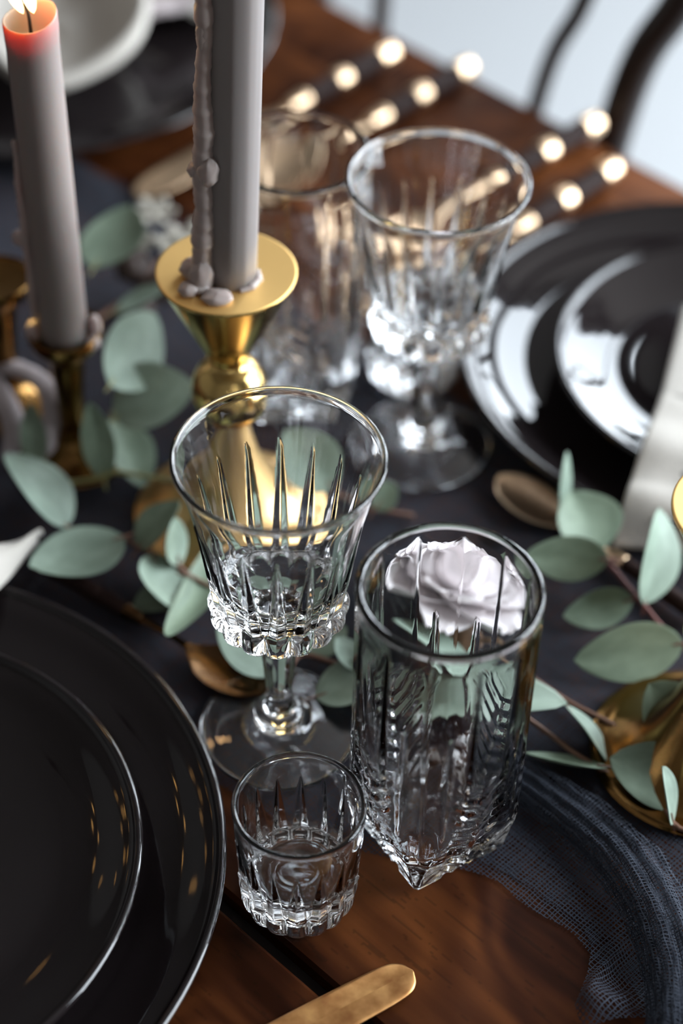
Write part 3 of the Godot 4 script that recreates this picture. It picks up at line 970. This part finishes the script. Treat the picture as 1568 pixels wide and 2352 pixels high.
	leaf(sprig_c, at(0.0965, 0.0140, -0.5584), at(0.1125, 0.0060, -0.5357), 0.0170, 45, 0)
	leaf(sprig_c, at(0.1125, 0.0080, -0.5293), at(0.0784, 0.0100, -0.5342), 0.0204, -40, 2)
	leaf(sprig_d, at(0.1199, 0.0200, -0.6392), at(0.0814, 0.0280, -0.6324), 0.0209, 60, 2)
	leaf(sprig_d, at(0.1159, 0.0160, -0.6478), at(0.1038, 0.0300, -0.6725), 0.0321, 0, 2)
	leaf(sprig_d, at(0.1006, 0.0180, -0.6648), at(0.1024, 0.0400, -0.6880), 0.0175, -70, 1)
	leaf(sprig_d, at(0.1339, 0.0160, -0.6159), at(0.1401, 0.0450, -0.6468), 0.0332, -60, 1)
	leaf(sprig_d, at(0.1492, 0.0140, -0.5945), at(0.1017, 0.0120, -0.5844), 0.0268, 60, 2)
	leaf(sprig_d, at(0.1302, 0.0060, -0.6221), at(0.0988, 0.0040, -0.6122), 0.0185, 60, 3)
	leaf(sprig_e, at(0.1499, 0.0120, -0.5426), at(0.1303, 0.0240, -0.5625), 0.0272, 30, 2)
	leaf(sprig_e, at(0.1370, 0.0060, -0.5036), at(0.1307, 0.0300, -0.5135), 0.0174, -40, 0)
	leaf(sprig_e, at(0.1481, 0.0060, -0.5177), at(0.1127, 0.0140, -0.5303), 0.0276, 25, 3)
	leaf(sprig_f, at(-0.0031, 0.0120, -0.6866), at(-0.0274, 0.0300, -0.7096), 0.0319, 15, 1)
	leaf(sprig_f, at(0.0154, 0.0060, -0.6819), at(0.0242, 0.0140, -0.6915), 0.0142, -25, 3)
	for s in [sprig_a, sprig_b, sprig_c, sprig_d, sprig_e, sprig_f]: s.remove_meta("stalk")

	var rose := thing("white_bloom", "pale lilac white open bloom lying on the runner, seen through the tall tumbler", "flower", at(.0480, .0140, -.6150))
	rose.rotation = Vector3(-.24, 0.0, -.30)
	rose.scale = Vector3.ONE * 1.2
	rng.seed = 9
	for k in 18:
		var tier := 0 if k < 7 else (1 if k < 13 else 2)
		var ang: float = TAU * k / [7.0, 6.0, 5.0][tier] + 0.3 * tier
		var len_: float = [.030, .024, .016][tier]
		var rise: float = [0.10, 0.45, 0.95][tier] + rng.randf_range(-.1, .1)
		var list := []
		for i in 11:
			var f := i / 10.0
			var half: float = len_ * 0.46 * pow(sin(PI * (0.08 + 0.84 * pow(f, 0.8))), 0.7)
			var row := PackedVector3Array()
			var back := []
			for j in 9:
				var x := -1.0 + j / 4.0
				var frill := 0.0012 * sin(x * 8.0 + k) * f * f
				var p := Vector3(cos(rise * f) * len_ * f, 0.004 + tier * 0.002 + sin(rise) * len_ * f * f * 0.8 + half * 0.35 * x * x + frill, half * x)
				row.append(p)
				back.append(p - Vector3(0, .0006, 0))
			for j in 9: row.append(back[8 - j])
			list.append(row)
		var g := Geo.new()
		g.rows(list, true)
		part("petal", g.finish(), M.petal, rose).rotation.y = ang

	var pod := thing("dried_pod", "small brown dried seed pod seen through the tumbler in front of the white bloom", "seed pod", at(.0540, .0030, -.5950))
	part("pod_body", blob(Vector3(.0075, .0068, .0080), 2, 0.3), M.tan_pod, pod, Vector3(0, .0066, 0))
	part("pod_stalk", tube([Vector3(.004, .008, .003), Vector3(.012, .012, .006), Vector3(.020, .006, .014), Vector3(.030, .003, .024)], [.0012, .0010, .0009, .0008], 8), M.tan_pod, pod)

	var dry := thing("dried_flower_spray", "blurred spray of pale dried blossoms and dark pods left of the brass disc", "dried flowers", at(-.1000, .0030, -.8480))
	for q in [[Vector3(-.004, .030, -.026), .012], [Vector3(.0125, .027, -.004), .014], [Vector3(-.010, .022, -.010), .010], [Vector3(.022, .024, -.018), .010]]:
		var b := part("blossom", blob(Vector3(q[1] * .35, q[1] * .3, q[1] * .35), 4, 0.2), M.dry_petal, dry, q[0])
		for k in 6:
			var e := part("blossom_petal", blob(Vector3(q[1] * .5, q[1] * .12, q[1] * .3), 30 + k, 0.2), M.dry_petal, b, Vector3(cos(TAU * k / 6.0), .1, sin(TAU * k / 6.0)) * q[1] * .62)
			e.rotation = Vector3(0, -TAU * k / 6.0, 0.3)
	for q in [[Vector3(-.012, .016, .002), .0095], [Vector3(.004, .012, .014), .0085], [Vector3(-.006, .006, .020), .0080]]:
		var b := part("seed_pod", blob(Vector3(q[1], q[1] * .95, q[1]), 14, 0.3), M.pod, dry, q[0])
		part("pod_crown", tube([Vector3(0, q[1] * .8, 0), Vector3(0, q[1] * 1.1, 0), Vector3(.001, q[1] * 1.4, 0)], [.002, .0026, .0008], 8), M.pod, b)
	part("spray_stem", tube([Vector3(-.030, .004, .034), Vector3(-.008, .010, .012), Vector3(.004, .020, -.006), Vector3(.014, .024, -.012)], [.0014, .0012, .0010, .0008], 8), M.stem, dry)

# ---------------------------------------------------------------- furniture
func furniture() -> void:
	var o := thing("dining_table", "reddish brown wooden plank table that fills the picture below the place settings", "table", Vector3(.0, .0, -.5))
	var turn := -atan2(ALONG.z, ALONG.x)
	var t0 := [.030, .3120, .5720]
	var t1 := [.3050, .5690, .8270]
	for k in 3:
		var m := plank_mesh(Vector3(1.9, .030, t1[k] - t0[k]), .0016)
		var p := part("plank", m, M.wood, o, on_table(-.40, (t0[k] + t1[k]) / 2, -.015) - o.position)
		p.rotation.y = turn
	var uvm: StandardMaterial3D = M.wood.duplicate()
	uvm.uv1_offset = Vector3(.37, .45, 0)
	o.get_node("plank_001").material_override = uvm
	var uvm2: StandardMaterial3D = M.wood.duplicate()
	uvm2.uv1_offset = Vector3(.71, .13, 0)
	o.get_node("plank_002").material_override = uvm2
	for k in 2:
		var js := part("joint_strip", plank_mesh(Vector3(1.88, .018, t0[k + 1] - t1[k] + .0002), .0006), M.batten, o, on_table(-.40, (t0[k + 1] + t1[k]) / 2, -.0165) - o.position)
		js.rotation.y = turn
	for s in [-1.15, -.40, .35]:
		var b := part("batten", plank_mesh(Vector3(.70, .03, .07), .003), M.batten, o, on_table(s, .43, -.0455) - o.position)
		b.rotation.y = turn + PI / 2
	for t in [.12, .74]:
		var a := part("apron", plank_mesh(Vector3(1.7, .075, .022), .002), M.dark_wood, o, on_table(-.40, t, -.068) - o.position)
		a.rotation.y = turn
	for s in [-1.22, .42]:
		for t in [.12, .74]:
			var l := part("leg", plank_mesh(Vector3(.70, .06, .06), .004), M.dark_wood, o, on_table(s, t, -.40) - o.position)
			l.basis = Basis(Vector3.UP, turn) * Basis(Vector3.BACK, PI / 2)

	# a bentwood chair on the far side: outer hoop running down into the rear legs, thinner inner hoop, round seat
	var c := thing("bentwood_chair", "dark bentwood chair beyond the far table edge, its thin back hoops leaning outwards", "chair", on_table(-.7215, .70, -.75))
	var back := []
	for side in [-1.0, 1.0]:
		var pts := [on_table(-.7215 + side * .165, .845, -.75), on_table(-.7215 + side * .138, .815, -.45), on_table(-.7215 + side * .124, .8075, -.30), on_table(-.7215 + side * .126, .855, -.005), on_table(-.7215 + side * .150, .869, .085), on_table(-.7215 + side * .176, .882, .17), on_table(-.7215 + side * .178, .896, .27), on_table(-.7215 + side * .095, .905, .345), on_table(-.7215, .908, .368)]
		if side > 0: pts.reverse()
		back.append_array(pts if side < 0 else pts.slice(1))
	var thick := []
	for k in back.size(): thick.append(.0112)
	part("back_hoop", tube(back, thick, 14, 1.0, 8), M.dark_wood, c, -c.position)
	var inner := []
	for q in [[-.060, -.28, .812], [-.066, -.02, .853], [-.084, .055, .865], [-.098, .13, .876], [-.085, .20, .888], [0.0, .245, .894], [.085, .20, .888], [.098, .13, .876], [.084, .055, .865], [.066, -.02, .853], [.060, -.28, .812]]:
		inner.append(on_table(-.7215 + q[0], q[2], q[1]))
	var thin := []
	for k in inner.size(): thin.append(.0056)
	part("inner_hoop", tube(inner, thin, 12, 1.0, 8), M.dark_wood, c, -c.position)
	part("seat", lathe(dense([Vector2(0, -.010), Vector2(.17, -.012), Vector2(.187, -.004), Vector2(.187, .008), Vector2(.165, .012), Vector2(0, .004)], 4), 64), M.dark_wood, c, on_table(-.7215, .640, -.29) - c.position)
	for side in [-1.0, 1.0]:
		part("leg", tube([on_table(-.7215 + side * .13, .50, -.30), on_table(-.7215 + side * .145, .485, -.52), on_table(-.7215 + side * .165, .47, -.75)], [.014, .013, .010], 14), M.dark_wood, c, -c.position)

	# what lights the table from above: a cluster of small warm bulbs on thin cords, mirrored in the near plates
	var p := thing("pendant_cluster", "cluster of small warm bulbs on thin cords, mirrored as sparks in the near black plates", "lamp", Vector3(-1.52, 3.42, -1.95))
	part("canopy", lathe([Vector2(0, .078), Vector2(.05, .078), Vector2(.05, .060), Vector2(.04, .055), Vector2(0, .055)], 32), M.dark_wood, p)
	for q in [Vector3(-1.41, 2.30, -1.54), Vector3(-1.36, 2.34, -1.66), Vector3(-1.54, 2.30, -1.77), Vector3(-1.42, 2.26, -1.87), Vector3(-2.00, 2.30, -2.35), Vector3(-1.27, 2.30, -2.33)]:
		var w: Vector3 = q - p.position
		part("cord", tube([Vector3(0, .06, 0), Vector3(w.x * .5, .0, w.z * .5), Vector3(w.x * .95, w.y * .5, w.z * .95), w + Vector3(0, .03, 0)], [.002, .002, .002, .002], 6), M.wick, p)
		part("socket", lathe([Vector2(0, .018), Vector2(.009, .018), Vector2(.010, .030), Vector2(.004, .036), Vector2(0, .036)], 20), M.old_brass, p, w)
		part("bulb", lathe(dense([Vector2(0, -.020), Vector2(.010, -.016), Vector2(.013, -.004), Vector2(.010, .010), Vector2(.006, .018), Vector2(0, .019)], 4), 20), M.bulb, p, w)
		var e := OmniLight3D.new()
		e.name = "bulb_light"
		e.light_color = lin(1.0, 0.52, 0.16)
		e.light_energy = 0.0012
		e.light_size = 0.012
		e.omni_range = 12.0
		e.omni_attenuation = 2.0
		e.shadow_enabled = true
		p.add_child(e, true)
		e.position = w

# ---------------------------------------------------------------- the room
# Two tall windows: [from, to, sill, head]; one in the back wall (along x), one in the right wall (along z).
const BACK_Z := -3.3
const RIGHT_X := 2.7
const WIN_BACK := [0.80, 2.55, 0.85, 3.32]
const WIN_RIGHT := [-3.05, 0.00, 0.45, 3.32]

func window_frame(called: String, where: Vector3, ww: float, wh: float, turn: float) -> void:
	var f := thing(called, "", "", where)
	f.set_meta("kind", "structure")
	f.rotation.y = turn
	for e in [-1.0, 1.0]:
		part("frame", box(Vector3(.08, wh, .05)), M.frame, f, Vector3(0, wh / 2, e * (ww / 2 - .025)))
		part("frame", box(Vector3(.08, .05, ww)), M.frame, f, Vector3(0, .025 if e < 0 else wh - .025, 0))
	part("glazing_bar", box(Vector3(.05, wh, .04)), M.frame, f, Vector3(0, wh / 2, 0))
	part("glazing_bar", box(Vector3(.05, .035, ww)), M.frame, f, Vector3(0, wh * .36, 0))

func room() -> void:
	var x0 := -2.6
	var z1 := 1.5
	var hgt := 3.5
	var d := .16
	var cx := (x0 + RIGHT_X) / 2
	var lx := RIGHT_X - x0 + 2 * d
	var cz := (BACK_Z + z1) / 2
	var lz := z1 - BACK_Z
	structure("floor", box(Vector3(lx, d, lz + 2 * d)), M.floor, Vector3(cx, -d / 2, cz))
	structure("ceiling", box(Vector3(lx, d, lz + 2 * d)), M.ceiling, Vector3(cx, hgt + d / 2, cz))
	structure("wall_left", box(Vector3(d, hgt, lz)), M.wall, Vector3(x0 - d / 2, hgt / 2, cz))
	structure("wall_front", box(Vector3(lx, hgt, d)), M.wall, Vector3(cx, hgt / 2, z1 + d / 2))
	var w := thing("wall_right", "", "", Vector3(RIGHT_X + d / 2, 0, cz))
	w.set_meta("kind", "structure")
	var q := WIN_RIGHT
	for b in [[BACK_Z, z1, 0.0, q[2]], [BACK_Z, z1, q[3], hgt], [BACK_Z, q[0], q[2], q[3]], [q[1], z1, q[2], q[3]]]:
		part("wall_section", box(Vector3(d, b[3] - b[2], b[1] - b[0])), M.wall, w, Vector3(0, (b[2] + b[3]) / 2, (b[0] + b[1]) / 2 - cz))
	var k := thing("wall_back", "", "", Vector3(cx, 0, BACK_Z - d / 2))
	k.set_meta("kind", "structure")
	q = WIN_BACK
	for b in [[x0 - d, RIGHT_X + d, 0.0, q[2]], [x0 - d, RIGHT_X + d, q[3], hgt], [x0 - d, q[0], q[2], q[3]], [q[1], RIGHT_X + d, q[2], q[3]]]:
		part("wall_section", box(Vector3(b[1] - b[0], b[3] - b[2], d)), M.wall, k, Vector3((b[0] + b[1]) / 2 - cx, (b[2] + b[3]) / 2, 0))
	window_frame("window_1", Vector3((WIN_BACK[0] + WIN_BACK[1]) / 2, WIN_BACK[2], BACK_Z - d / 2), WIN_BACK[1] - WIN_BACK[0], WIN_BACK[3] - WIN_BACK[2], PI / 2)
	window_frame("window_2", Vector3(RIGHT_X + d / 2, WIN_RIGHT[2], (WIN_RIGHT[0] + WIN_RIGHT[1]) / 2), WIN_RIGHT[1] - WIN_RIGHT[0], WIN_RIGHT[3] - WIN_RIGHT[2], 0.0)

func daylight(w: Array, where: Vector3, turn: float, energy: float) -> void:
	var day := AreaLight3D.new()
	day.name = "window_daylight"
	add_child(day, true)
	day.area_size = Vector2(w[1] - w[0], w[3] - w[2])
	day.area_normalize_energy = false
	day.light_color = lin(0.86, 0.94, 1.0)
	day.light_energy = energy
	day.shadow_enabled = true
	day.position = where
	day.rotation = Vector3(0, turn, 0)
	day.area_range = 30.0
	day.area_attenuation = 2.0

func _ready() -> void:
	# camera
	var cam := Camera3D.new()
	cam.name = "camera"
	add_child(cam)
	cam.position = Vector3(0, T + .656, 0)
	var pitch := deg_to_rad(43.73)
	var roll := deg_to_rad(1.66)
	var fwd := Vector3(0, -sin(pitch), -cos(pitch))
	var up := Vector3(0, cos(pitch), -sin(pitch))
	var right := Vector3.RIGHT
	cam.basis = Basis(right * cos(roll) + up * sin(roll), up * cos(roll) - right * sin(roll), -fwd)
	var lens := CameraAttributesPhysical.new()
	lens.frustum_focal_length = 47.37
	lens.frustum_focus_distance = 0.775
	lens.exposure_aperture = 2.2
	cam.attributes = lens
	cam.fov = 28.43
	cam.near = 0.05
	cam.far = 50.0
	cam.current = true
	# sky and exposure
	var env := Environment.new()
	env.background_mode = Environment.BG_SKY
	var sky := Sky.new()
	var air := ProceduralSkyMaterial.new()
	air.sky_top_color = Color(0.72, 0.80, 0.92)
	air.sky_horizon_color = Color(0.86, 0.90, 0.95)
	air.ground_bottom_color = Color(0.30, 0.30, 0.30)
	air.ground_horizon_color = Color(0.60, 0.62, 0.64)
	air.sky_energy_multiplier = 1.5
	air.ground_energy_multiplier = 1.0
	sky.sky_material = air
	env.sky = sky
	env.tonemap_mode = Environment.TONE_MAPPER_LINEAR
	env.tonemap_exposure = 0.97
	env.sdfgi_enabled = true
	env.ssao_enabled = true
	env.ssil_enabled = true
	var we := WorldEnvironment.new()
	we.name = "world"
	we.environment = env
	add_child(we)
	# daylight in the two windows
	daylight(WIN_BACK, Vector3((WIN_BACK[0] + WIN_BACK[1]) / 2, (WIN_BACK[2] + WIN_BACK[3]) / 2, BACK_Z - .20), PI, 4.6)
	daylight(WIN_RIGHT, Vector3(RIGHT_X + .20, (WIN_RIGHT[2] + WIN_RIGHT[3]) / 2, (WIN_RIGHT[0] + WIN_RIGHT[1]) / 2), PI / 2, 5.2)

	make_materials()
	room()
	furniture()
	runner()
	plates()
	napkins()
	glassware()
	candles()
	cutlery_set()
	greenery()
